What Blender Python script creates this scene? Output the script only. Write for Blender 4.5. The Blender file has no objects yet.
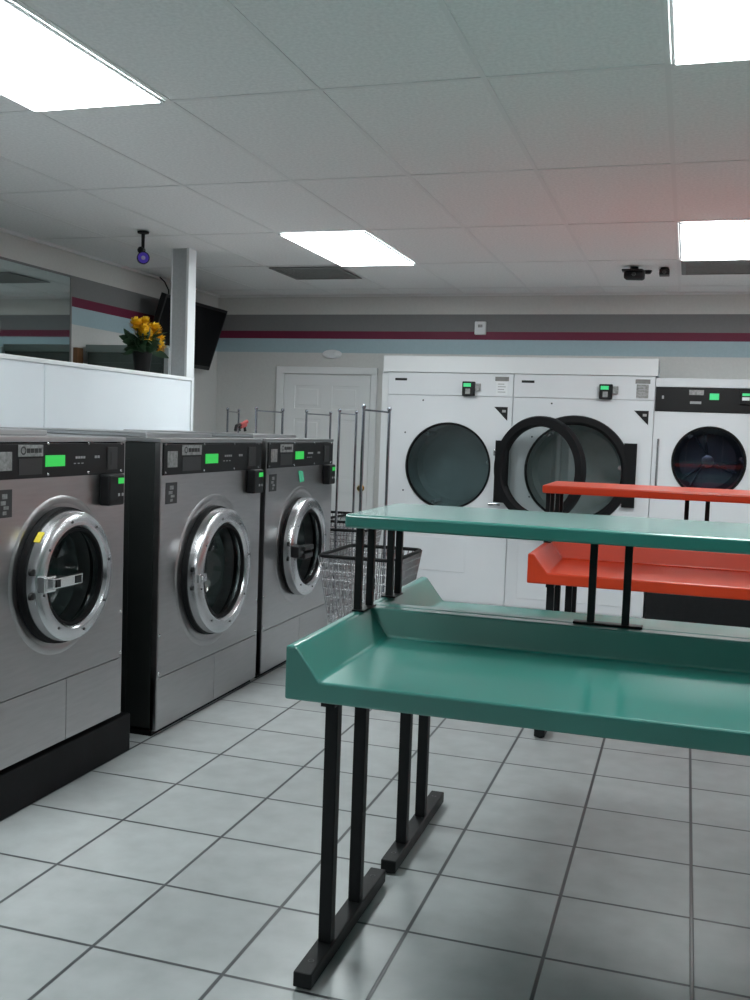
import bpy, bmesh, math, random
from mathutils import Vector, Matrix
random.seed(7)
PI = math.pi
sc = bpy.context.scene
COL = sc.collection

# ------------------------------------------------------------------ materials
def mat(name, color, rough=.5, metal=0., coat=0., emit=None, estr=0., spec=.5):
    m = bpy.data.materials.new(name); m.use_nodes = True
    b = m.node_tree.nodes['Principled BSDF']
    b.inputs['Base Color'].default_value = (*color, 1)
    b.inputs['Roughness'].default_value = rough
    b.inputs['Metallic'].default_value = metal
    b.inputs['Coat Weight'].default_value = coat
    b.inputs['Coat Roughness'].default_value = .08
    b.inputs['Specular IOR Level'].default_value = spec
    if emit:
        b.inputs['Emission Color'].default_value = (*emit, 1)
        b.inputs['Emission Strength'].default_value = estr
    return m

def nd(nt, t, **kw):
    n = nt.nodes.new(t)
    for k, v in kw.items(): setattr(n, k, v)
    return n

def noisy(m, scale=8, amt=.12, rough_amt=0., stretch=(1, 1, 1), bump=0., detail=4, world=True):
    """break a base colour up with procedural noise"""
    nt = m.node_tree; b = nt.nodes['Principled BSDF']
    tc = nd(nt, 'ShaderNodeTexCoord'); mp = nd(nt, 'ShaderNodeMapping')
    mp.inputs['Scale'].default_value = stretch
    nt.links.new(tc.outputs['Object'], mp.inputs['Vector'])
    n = nd(nt, 'ShaderNodeTexNoise'); n.inputs['Scale'].default_value = scale; n.inputs['Detail'].default_value = detail
    nt.links.new(mp.outputs['Vector'], n.inputs['Vector'])
    c = b.inputs['Base Color'].default_value[:3]
    r = nd(nt, 'ShaderNodeMapRange'); r.inputs['From Min'].default_value = .3; r.inputs['From Max'].default_value = .7
    r.inputs['To Min'].default_value = 1 - amt; r.inputs['To Max'].default_value = 1 + amt
    nt.links.new(n.outputs['Fac'], r.inputs['Value'])
    v = nd(nt, 'ShaderNodeVectorMath', operation='SCALE'); v.inputs[0].default_value = c
    nt.links.new(r.outputs['Result'], v.inputs['Scale'])
    nt.links.new(v.outputs['Vector'], b.inputs['Base Color'])
    if rough_amt:
        r2 = nd(nt, 'ShaderNodeMapRange'); ro = b.inputs['Roughness'].default_value
        r2.inputs['From Min'].default_value = .3; r2.inputs['From Max'].default_value = .7
        r2.inputs['To Min'].default_value = max(0, ro - rough_amt); r2.inputs['To Max'].default_value = ro + rough_amt
        nt.links.new(n.outputs['Fac'], r2.inputs['Value']); nt.links.new(r2.outputs['Result'], b.inputs['Roughness'])
    if bump:
        bp = nd(nt, 'ShaderNodeBump'); bp.inputs['Strength'].default_value = bump; bp.inputs['Distance'].default_value = .002
        nt.links.new(n.outputs['Fac'], bp.inputs['Height']); nt.links.new(bp.outputs['Normal'], b.inputs['Normal'])
    return m

M = {}
M['steel'] = noisy(mat('stainless', (.44, .43, .435), .33, 1), 7, .05, .035, (1, 1, 9), .012, detail=2)
M['steel_side'] = noisy(mat('painted_side', (.016, .018, .018), .5, 0, spec=.3), 5, .2)
M['steel_trim'] = mat('steel_trim', (.5, .5, .51), .3, 1)
M['chrome'] = mat('chrome', (.82, .82, .83), .12, 1)
M['chrome_soft'] = mat('chrome_soft', (.62, .62, .64), .25, 1)
M['added_dark_glass'] = mat('added_dark_window', (.01, .012, .015), .08)
M['rack'] = mat('rack_chrome', (.42, .43, .48), .18, 1)
M['drum'] = noisy(mat('drum_steel', (.20, .24, .24), .42, .5), 6, .12)
M['dark_drum'] = noisy(mat('dark_drum_steel', (.20, .22, .24), .35, .8), 6, .15)
M['black'] = mat('black_plastic', (.009, .009, .010), .4, spec=.3)
M['black_matte'] = mat('black_rubber', (.006, .006, .007), .6, spec=.2)
M['black_metal'] = noisy(mat('black_painted_metal', (.008, .009, .010), .5, spec=.25), 20, .2)
M['plinth'] = noisy(mat('plinth_black', (.005, .005, .006), .6, spec=.2), 9, .3)
M['plate'] = noisy(mat('grey_plate', (.27, .27, .27), .4), 60, .35)
M['dark_plate'] = mat('dark_plate', (.03, .03, .032), .4)
M['mark'] = mat('pale_print', (.35, .35, .36), .5)
M['lcd'] = mat('lcd_green', (.02, .3, .05), .4, emit=(.05, .8, .12), estr=.5)
M['lcd2'] = mat('lcd_green_pale', (.02, .3, .1), .4, emit=(.08, .8, .3), estr=.6)
M['note'] = mat('green_note', (.1, .6, .35), .7)
M['yellow'] = mat('yellow_sticker', (.75, .6, .05), .5)
M['white_paint'] = mat('white_paint', (.74, .76, .78), .45)
M['panel_white'] = noisy(mat('partition_white', (.74, .785, .83), .38), 1.5, .02)
M['enamel'] = noisy(mat('white_enamel', (.69, .71, .74), .32, coat=.2), 3, .02)
M['door_white'] = mat('door_white', (.76, .77, .78), .45)
M['column_grey'] = noisy(mat('column_grey', (.45, .47, .49), .5), 60, .06)
M['teal'] = noisy(mat('teal_fibreglass', (.012, .200, .165), .45, coat=1, spec=.7), 2.2, .10, .05)
M['orange'] = noisy(mat('orange_fibreglass', (.62, .046, .008), .36, coat=.25, spec=.5), 2.2, .06, .05)
for k_, i_ in (('teal', 1.62), ('orange', 1.45)):
    M[k_].node_tree.nodes['Principled BSDF'].inputs['Coat IOR'].default_value = i_
    M[k_].node_tree.nodes['Principled BSDF'].inputs['Coat Roughness'].default_value = .15
M['screen'] = mat('tv_screen', (.004, .004, .005), .6, spec=.1)
M['pot'] = mat('black_pot', (.006, .006, .006), .5, spec=.2)
M['leaf'] = noisy(mat('leaf_green', (.02, .055, .022), .55), 12, .3)
M['petal'] = noisy(mat('yellow_petal', (.80, .50, .015), .6), 20, .15)
M['core'] = mat('petal_core', (.7, .25, .01), .6)
M['wood'] = noisy(mat('brown_wood', (.16, .075, .03), .5), 14, .3, 0, (1, 1, .2))
M['cabinet'] = noisy(mat('greygreen_cabinet', (.045, .062, .055), .4), 4, .2)
M['cabinet_top'] = mat('cabinet_top', (.22, .27, .26), .4)
M['purple'] = mat('purple_ring', (.10, .06, .5), .3, emit=(.12, .06, .8), estr=.1)
M['lens'] = mat('lens', (.45, .42, .6), .15)
M['red'] = mat('red_plastic', (.28, .035, .035), .5)
M['brass'] = mat('brass', (.75, .55, .25), .25, 1)
M['vent'] = noisy(mat('vent_grey', (.20, .20, .195), .6), 40, .1)
M['fix'] = mat('fixture_frame', (.75, .77, .78), .4)
M['cable'] = mat('cable', (.02, .02, .02), .5)
M['reader'] = mat('reader_black', (.006, .006, .007), .45, spec=.3)
M['diffuser'] = mat('diffuser', (.9, .95, .97), .5, emit=(.93, 1.0, 1.0), estr=18)
M['mirror'] = mat('mirror_glass', (.60, .68, .67), .03, 1)
M['dglass_back'] = mat('dark_metal', (.06, .07, .08), .35, .6)

def glass(name, tint, gloss=.12, rough=.03):
    m = bpy.data.materials.new(name); m.use_nodes = True; nt = m.node_tree
    nt.nodes.remove(nt.nodes['Principled BSDF']); out = nt.nodes['Material Output']
    t = nd(nt, 'ShaderNodeBsdfTransparent'); t.inputs[0].default_value = (*tint, 1)
    g = nd(nt, 'ShaderNodeBsdfGlossy'); g.inputs['Roughness'].default_value = rough
    lw = nd(nt, 'ShaderNodeLayerWeight'); lw.inputs['Blend'].default_value = .35
    r = nd(nt, 'ShaderNodeMapRange'); r.inputs['To Min'].default_value = gloss * .5; r.inputs['To Max'].default_value = min(1, gloss * 4)
    nt.links.new(lw.outputs['Facing'], r.inputs['Value'])
    mx = nd(nt, 'ShaderNodeMixShader'); nt.links.new(r.outputs['Result'], mx.inputs[0])
    nt.links.new(t.outputs[0], mx.inputs[1]); nt.links.new(g.outputs[0], mx.inputs[2])
    nt.links.new(mx.outputs[0], out.inputs[0]); return m
M['glass'] = glass('door_glass', (.72, .76, .76), .16)
M['glass_green'] = glass('greenish_glass', (.66, .76, .78), .10, .3)
M['glass_dark'] = glass('dark_glass', (.42, .46, .56), .16)

def floor_mat():
    m = mat('floor_tile', (.5, .53, .53), .33); nt = m.node_tree; b = nt.nodes['Principled BSDF']
    g = nd(nt, 'ShaderNodeNewGeometry'); sp = nd(nt, 'ShaderNodeSeparateXYZ'); nt.links.new(g.outputs['Position'], sp.inputs[0])
    S, X0, Y0, W = .4018, -1.515, 2.334, .0115
    masks = []; cells = []
    for ax, o in (('X', X0), ('Y', Y0)):
        a = nd(nt, 'ShaderNodeMath', operation='SUBTRACT'); nt.links.new(sp.outputs[ax], a.inputs[0]); a.inputs[1].default_value = o
        d = nd(nt, 'ShaderNodeMath', operation='DIVIDE'); nt.links.new(a.outputs[0], d.inputs[0]); d.inputs[1].default_value = S
        fl = nd(nt, 'ShaderNodeMath', operation='FLOOR'); nt.links.new(d.outputs[0], fl.inputs[0]); cells.append(fl)
        h = nd(nt, 'ShaderNodeMath', operation='PINGPONG'); nt.links.new(d.outputs[0], h.inputs[0]); h.inputs[1].default_value = .5
        r = nd(nt, 'ShaderNodeMapRange'); nt.links.new(h.outputs[0], r.inputs['Value'])
        r.inputs['From Min'].default_value = W / 2 / S * .7; r.inputs['From Max'].default_value = W / 2 / S * 1.25
        masks.append(r)
    mn = nd(nt, 'ShaderNodeMath', operation='MINIMUM'); nt.links.new(masks[0].outputs['Result'], mn.inputs[0]); nt.links.new(masks[1].outputs['Result'], mn.inputs[1])
    cb = nd(nt, 'ShaderNodeCombineXYZ'); nt.links.new(cells[0].outputs[0], cb.inputs[0]); nt.links.new(cells[1].outputs[0], cb.inputs[1])
    wn = nd(nt, 'ShaderNodeTexWhiteNoise'); nt.links.new(cb.outputs[0], wn.inputs['Vector'])
    n = nd(nt, 'ShaderNodeTexNoise'); n.inputs['Scale'].default_value = 9; n.inputs['Detail'].default_value = 6
    nt.links.new(g.outputs['Position'], n.inputs['Vector'])
    r1 = nd(nt, 'ShaderNodeMapRange'); nt.links.new(n.outputs['Fac'], r1.inputs['Value'])
    r1.inputs['From Min'].default_value = .3; r1.inputs['From Max'].default_value = .7; r1.inputs['To Min'].default_value = .90; r1.inputs['To Max'].default_value = 1.08
    r2 = nd(nt, 'ShaderNodeMapRange'); nt.links.new(wn.outputs['Value'], r2.inputs['Value']); r2.inputs['To Min'].default_value = .95; r2.inputs['To Max'].default_value = 1.05
    ml = nd(nt, 'ShaderNodeMath', operation='MULTIPLY'); nt.links.new(r1.outputs['Result'], ml.inputs[0]); nt.links.new(r2.outputs['Result'], ml.inputs[1])
    v = nd(nt, 'ShaderNodeVectorMath', operation='SCALE'); v.inputs[0].default_value = (.42, .445, .45); nt.links.new(ml.outputs[0], v.inputs['Scale'])
    mx = nd(nt, 'ShaderNodeMix', data_type='RGBA'); nt.links.new(mn.outputs[0], mx.inputs['Factor'])
    mx.inputs['A'].default_value = (.055, .06, .065, 1); nt.links.new(v.outputs['Vector'], mx.inputs['B'])
    nt.links.new(mx.outputs['Result'], b.inputs['Base Color'])
    bp = nd(nt, 'ShaderNodeBump'); bp.inputs['Strength'].default_value = .4; bp.inputs['Distance'].default_value = .003
    nt.links.new(mn.outputs[0], bp.inputs['Height']); nt.links.new(bp.outputs['Normal'], b.inputs['Normal'])
    return m
M['floor'] = floor_mat()

def wall_mat(stripes=True):
    m = mat('painted_wall', (.56, .56, .55), .6); nt = m.node_tree; b = nt.nodes['Principled BSDF']
    g = nd(nt, 'ShaderNodeNewGeometry'); sp = nd(nt, 'ShaderNodeSeparateXYZ'); nt.links.new(g.outputs['Position'], sp.inputs[0])
    r = nd(nt, 'ShaderNodeValToRGB'); r.color_ramp.interpolation = 'CONSTANT'
    d = nd(nt, 'ShaderNodeMath', operation='DIVIDE'); d.inputs[1].default_value = 3.0
    nt.links.new(sp.outputs['Z'], d.inputs[0]); nt.links.new(d.outputs[0], r.inputs[0])
    els = [(0, (.60, .60, .59)), (2.165, (.36, .48, .53)), (2.287, (.155, .010, .042)), (2.366, (.20, .20, .205)), (2.512, (.64, .63, .61))]
    cr = r.color_ramp
    cr.elements[0].color = (*els[0][1], 1); cr.elements[1].position = els[1][0] / 3; cr.elements[1].color = (*els[1][1], 1)
    for z, c in els[2:]:
        e = cr.elements.new(z / 3); e.color = (*c, 1)
    n = nd(nt, 'ShaderNodeTexNoise'); n.inputs['Scale'].default_value = 55; n.inputs['Detail'].default_value = 3
    nt.links.new(g.outputs['Position'], n.inputs['Vector'])
    r1 = nd(nt, 'ShaderNodeMapRange'); nt.links.new(n.outputs['Fac'], r1.inputs['Value']); r1.inputs['To Min'].default_value = .93; r1.inputs['To Max'].default_value = 1.07
    v = nd(nt, 'ShaderNodeVectorMath', operation='SCALE'); nt.links.new(r.outputs['Color'], v.inputs[0]); nt.links.new(r1.outputs['Result'], v.inputs['Scale'])
    nt.links.new(v.outputs['Vector'], b.inputs['Base Color'])
    bp = nd(nt, 'ShaderNodeBump'); bp.inputs['Strength'].default_value = .15; bp.inputs['Distance'].default_value = .003
    nt.links.new(n.outputs['Fac'], bp.inputs['Height']); nt.links.new(bp.outputs['Normal'], b.inputs['Normal'])
    return m
M['wall'] = wall_mat()
M['ceiling'] = noisy(mat('ceiling_tile', (.84, .84, .835), .85), 70, .07, 0, (1, 1, 1), .3)
M['tbar'] = mat('ceiling_bar', (.79, .79, .785), .6)

# ------------------------------------------------------------------ mesh helpers
def NB(): return bmesh.new()

def box(bm, x0, x1, y0, y1, z0, z1):
    vs = [bm.verts.new((x, y, z)) for z in (z0, z1) for y in (y0, y1) for x in (x0, x1)]
    for f in ((0, 2, 3, 1), (4, 5, 7, 6), (0, 1, 5, 4), (2, 6, 7, 3), (0, 4, 6, 2), (1, 3, 7, 5)):
        bm.faces.new([vs[i] for i in f])
    return vs

def frame_for(d):
    d = d.normalized(); a = Vector((0, 0, 1)) if abs(d.z) < .9 else Vector((1, 0, 0))
    u = d.cross(a).normalized(); return u, d.cross(u).normalized()

def tube(bm, pts, r, seg=8, closed=False):
    pts = [Vector(p) for p in pts]; rings = []; n = len(pts)
    u0 = None
    for i, p in enumerate(pts):
        if closed: d = (pts[(i + 1) % n] - pts[i - 1])
        elif i == 0: d = pts[1] - pts[0]
        elif i == n - 1: d = pts[-1] - pts[-2]
        else: d = (pts[i + 1] - p).normalized() + (p - pts[i - 1]).normalized()
        d.normalize()
        if u0 is None: u, v = frame_for(d)
        else:
            u = (u0 - d * u0.dot(d)).normalized(); v = d.cross(u)
        u0 = u
        rings.append([bm.verts.new(p + u * r * math.cos(t) + v * r * math.sin(t)) for t in [2 * PI * k / seg for k in range(seg)]])
    for i in range(n if closed else n - 1):
        a, b = rings[i], rings[(i + 1) % n]
        for k in range(seg):
            bm.faces.new((a[k], a[(k + 1) % seg], b[(k + 1) % seg], b[k]))
    if not closed:
        bm.faces.new(rings[0][::-1]); bm.faces.new(rings[-1])

def lathe(bm, prof, c, axis, seg=48, closed=False):
    """prof [(radius, along)] turned about axis ('X','Y','Z') through c"""
    c = Vector(c); rings = []
    for r, a in prof:
        ring = []
        if r < 1e-6:
            off = {'X': (a, 0, 0), 'Y': (0, a, 0), 'Z': (0, 0, a)}[axis]
            ring = [bm.verts.new(c + Vector(off))]
        else:
            for k in range(seg):
                t = 2 * PI * k / seg; p, q = r * math.cos(t), r * math.sin(t)
                off = {'X': (a, p, q), 'Y': (p, a, q), 'Z': (p, q, a)}[axis]
                ring.append(bm.verts.new(c + Vector(off)))
        rings.append(ring)
    m = len(rings)
    for i in range(m if closed else m - 1):
        a, b = rings[i], rings[(i + 1) % m]
        for k in range(seg):
            k2 = (k + 1) % seg
            vs = ([a[0]] if len(a) == 1 else [a[k], a[k2]]) + ([b[0]] if len(b) == 1 else [b[k2], b[k]])
            if len(vs) > 2: bm.faces.new(vs)

def plate_hole(bm, u0, u1, v0, v1, cu, cv, r, w, plane, seg=72, depth=.0):
    """rectangle with a round hole. plane 'X': (w,u,v), plane 'Y': (u,w,v)"""
    def P(u, v, ww=w): return (ww, u, v) if plane == 'X' else (u, ww, v)
    angs = sorted([2 * PI * k / seg for k in range(seg)] + [math.atan2(v - cv, u - cu) % (2 * PI) for u in (u0, u1) for v in (v0, v1)])
    inn, out = [], []
    for t in angs:
        cx, sy = math.cos(t), math.sin(t)
        k = min([(u1 - cu) / cx if cx > 1e-9 else 1e9, (u0 - cu) / cx if cx < -1e-9 else 1e9,
                 (v1 - cv) / sy if sy > 1e-9 else 1e9, (v0 - cv) / sy if sy < -1e-9 else 1e9])
        inn.append(bm.verts.new(P(cu + r * cx, cv + r * sy))); out.append(bm.verts.new(P(cu + k * cx, cv + k * sy)))
    n = len(angs)
    for i in range(n):
        j = (i + 1) % n; bm.faces.new((inn[i], out[i], out[j], inn[j]))

def link(name, bm, m, parent=None, loc=(0, 0, 0), smooth=False, bevel=0., seg=2):
    bmesh.ops.recalc_face_normals(bm, faces=bm.faces)
    me = bpy.data.meshes.new(name); bm.to_mesh(me); bm.free()
    me.materials.append(m if not isinstance(m, str) else M[m])
    if smooth:
        for p in me.polygons: p.use_smooth = True
        try: me.set_sharp_from_angle(angle=math.radians(38))
        except Exception: pass
    o = bpy.data.objects.new(name, me); COL.objects.link(o); o.location = loc
    if parent: o.parent = parent
    if bevel:
        b = o.modifiers.new('bevel', 'BEVEL'); b.width = bevel; b.segments = seg; b.limit_method = 'ANGLE'; b.angle_limit = math.radians(35)
    return o

def link_each(name, bm, m, parent=None, **k):
    """every loose piece of bm becomes an object of its own"""
    bm.verts.ensure_lookup_table(); seen = set(); out = []
    for v in list(bm.verts):
        if v in seen: continue
        st = [v]; isl = []; seen.add(v)
        while st:
            q = st.pop(); isl.append(q)
            for e in q.link_edges:
                w_ = e.other_vert(q)
                if w_ not in seen: seen.add(w_); st.append(w_)
        nb = NB(); mp = {q: nb.verts.new(q.co) for q in isl}; fs = set(f for q in isl for f in q.link_faces)
        for f in fs: nb.faces.new([mp[q] for q in f.verts])
        out.append(link(name, nb, m, parent, **k))
    bm.free(); return out

def thing(name, label, cat, loc=(0, 0, 0), rz=0, group=None):
    o = bpy.data.objects.new(name, None); COL.objects.link(o); o.location = loc; o.rotation_euler = (0, 0, rz)
    o.empty_display_size = .1
    o['label'] = label; o['category'] = cat
    if group: o['group'] = group
    return o

def tag(o, label, cat, group=None):
    o['label'] = label; o['category'] = cat
    if group: o['group'] = group
    return o

def struct(name, bm, m, **k):
    o = link(name, bm, m, **k); o['kind'] = 'structure'; return o

# ------------------------------------------------------------------ the room
XL, XR, YF, YB, H = -4.36, 4.6, -3.6, 8.68, 2.70
b = NB(); box(b, XL - .1, XR + .1, YF - .1, YB + .1, -.1, 0); struct('floor', b, 'floor')
b = NB(); box(b, XL - .1, XR + .1, YF - .1, YB + .1, H, H + .1); struct('ceiling', b, 'ceiling')
b = NB(); box(b, XL - .1, XL, YF, YB, 0, H); struct('wall_left', b, 'wall')
b = NB(); box(b, XR, XR + .1, YF, YB, 0, H); struct('wall_right', b, 'wall')
b = NB(); box(b, XL - .1, XR + .1, YB, YB + .1, 0, H); struct('wall_back', b, 'wall')
b = NB(); box(b, XL - .1, XR + .1, YF - .1, YF, 0, H); struct('wall_front', b, 'wall')
# unseen dark shop window, added behind the camera to cut bounced light
t = bpy.data.objects.new('added_window_1', None); COL.objects.link(t); t.location = (0, YF, 0); t['kind'] = 'structure'
b = NB(); box(b, -4.1, 4.4, 0, .012, .35, 2.45); link('pane', b, 'added_dark_glass', t)
b = NB()
for x in (-4.14, -2.4, -.7, 1.0, 2.7, 4.4): box(b, x, x + .05, 0, .05, .3, 2.5)
box(b, -4.14, 4.45, 0, .05, .3, .35); box(b, -4.14, 4.45, 0, .05, 2.45, 2.5); link('window_frame', b, 'steel_trim', t)
# suspended ceiling grid
GX, GY, TX, TY = -.13, 3.45, .6096, 1.2192
b = NB()
k = -7
while GX + k * TX < XR:
    x = GX + k * TX; k += 1
    if x < XL: continue
    box(b, x - .010, x + .010, YF, YB, H - .003, H)
k = -6
while GY + k * TY < YB:
    y = GY + k * TY; k += 1
    if y < YF: continue
    box(b, XL, XR, y - .010, y + .010, H - .0035, H)
box(b, XL, XR, YB - .022, YB, H - .02, H); box(b, XL, XL + .022, YF, YB, H - .02, H)
struct('trim_1', b, 'tbar')
# baseboards
b = NB(); box(b, XL, -3.73, YB - .012, YB, 0, .1); box(b, -2.73, -2.52, YB - .012, YB, 0, .1); struct('baseboard_back', b, 'black_metal')

# partition behind the washers, and the column at its end
PX = -3.42
b = NB(); box(b, PX - .17, PX, -1.2, 4.705, 0, 1.775); box(b, PX - .17, PX, 4.715, 6.42, 0, 1.775); box(b, PX - .165, PX - .008, 4.6, 4.8, 0, 1.775)
struct('wall_partition', b, 'panel_white')
b = NB(); box(b, PX - .18, PX + .01, -1.2, 6.43, 1.775, 1.80); struct('trim_2', b, 'white_paint', bevel=.003)
b = NB(); box(b, PX - .125, PX - .008, 6.33, 6.41, 1.80, H); struct('wall_column', b, 'column_grey', bevel=.003)
b = NB(); box(b, PX - .010, PX + .010, 6.32, 6.43, 1.80, H); box(b, PX - .012, PX + .012, 6.40, 6.432, 0, 1.80)
box(b, PX - .132, PX - .122, 6.325, 6.34, 1.80, H)
struct('trim_3', b, 'white_paint', bevel=.002)
# bulkhead above the two left dryers
b = NB(); box(b, -2.545, -.255, 8.238, YB, 1.978, 2.115); struct('trim_4', b, 'white_paint', bevel=.003)
b = NB(); box(b, -2.56, -2.505, 8.27, YB, 0, 1.985); struct('trim_5', b, 'white_paint')

# ------------------------------------------------------------------ ceiling fixtures
def ceiling_light(x0, y0, label):
    t = thing('ceiling_light', label, 'ceiling light', (x0 + TX / 2, y0 + TY / 2, H), group='recessed fluorescent troffers in the ceiling grid')
    w, l = TX / 2 - .014, TY / 2 - .014
    b = NB()
    for s in (-1, 1):
        box(b, s * w, s * (w - .014), -l, l, -.012, -.004); box(b, -w + .014, w - .014, s * l, s * (l - .014), -.012, -.004)
    link('frame', b, 'fix', t)
    b = NB(); box(b, -w + .012, w - .012, -l + .012, l - .012, -.014, -.006); link('diffuser', b, 'diffuser', t, bevel=.002)
    return t
LBL = {(-4, 0): 'glowing rectangular ceiling light at the top left corner above the washers',
       (0, 0): 'glowing rectangular ceiling light at the top right above the green table',
       (-4, 1): 'glowing rectangular ceiling light near the back, left of centre, before a grey vent',
       (0, 1): 'glowing rectangular ceiling light near the back at the right beside the small cameras'}
for (k, j) in [(-4, -1), (-4, 0), (0, 0), (-4, 1), (0, 1), (4, 1)]:
    x0 = GX + k * TX; y0 = GY - TY + 3 * TY * j
    ceiling_light(x0, y0, LBL.get((k, j), 'recessed ceiling light outside the picture, lighting the front of the room'))

def ceiling_vent(x0, y0, label):
    t = thing('ceiling_vent', label, 'vent', (x0 + TX / 2, y0 + TX / 2, H), group='square grey vents in the ceiling')
    w = TX / 2 - .02; b = NB()
    for s in (-1, 1):
        box(b, s * w, s * (w - .03), -w, w, -.014, -.0075); box(b, -w + .03, w - .03, s * w, s * (w - .03), -.014, -.0075)
    link('frame', b, 'vent', t)
    b = NB()
    for i in range(9):
        y = -w + .06 + i * (2 * w - .12) / 8
        box(b, -w + .03, w - .03, y - .018, y + .018, -.011, -.0078)
    link('louvre', b, 'vent', t)
ceiling_vent(GX - 5 * TX, GY + 3 * TY, 'square grey ceiling vent left of the far centre light')
ceiling_vent(GX, GY + 3 * TY, 'square grey ceiling vent behind the far right light')

# ------------------------------------------------------------------ door in the back wall
def six_panel_door():
    t = bpy.data.objects.new('door_1', None); COL.objects.link(t); t.location = (-3.22, YB, 0); t['kind'] = 'structure'
    b = NB()
    box(b, -.505, -.43, -.03, 0, 0, 2.035); box(b, .43, .49, -.03, 0, 0, 2.035); box(b, -.505, .49, -.031, 0, 1.97, 2.035)
    link('door_frame', b, 'door_white', t, bevel=.006)
    w = .425; b = NB(); box(b, -w, w, -.012, 0, 0, 1.965)
    # stiles and rails proud of the sunk panels
    for x0, x1 in ((-w, -w + .11), (-.055, .055), (w - .11, w)): box(b, x0, x1, -.022, -.012, 0, 1.965)
    for z0, z1 in ((0, .2), (.88, 1.0), (1.55, 1.65), (1.86, 1.965)): box(b, -w, w, -.0221, -.012, z0, z1)
    for x0, x1 in ((-w + .14, -.085), (.085, w - .14)):
        for z0, z1 in ((.23, .85), (1.03, 1.52), (1.68, 1.83)): box(b, x0, x1, -.019, -.012, z0, z1)
    link('door_panel', b, 'door_white', t, bevel=.003)
    b = NB(); lathe(b, [(0, -.075), (.022, -.073), (.03, -.058), (.025, -.043), (.011, -.038), (.011, -.025), (.032, -.024), (.032, -.021)], (.37, 0, .93), 'Y', 24)
    link('door_knob', b, 'brass', t, smooth=True)
six_panel_door()

# ------------------------------------------------------------------ washers
def rounded_dial_marks(b, cy, z, n, w, h, gap, x):
    for i in range(n): box(b, x, x + .0015, cy - w / 2, cy + w / 2, z - i * gap, z - i * gap + h)

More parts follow.
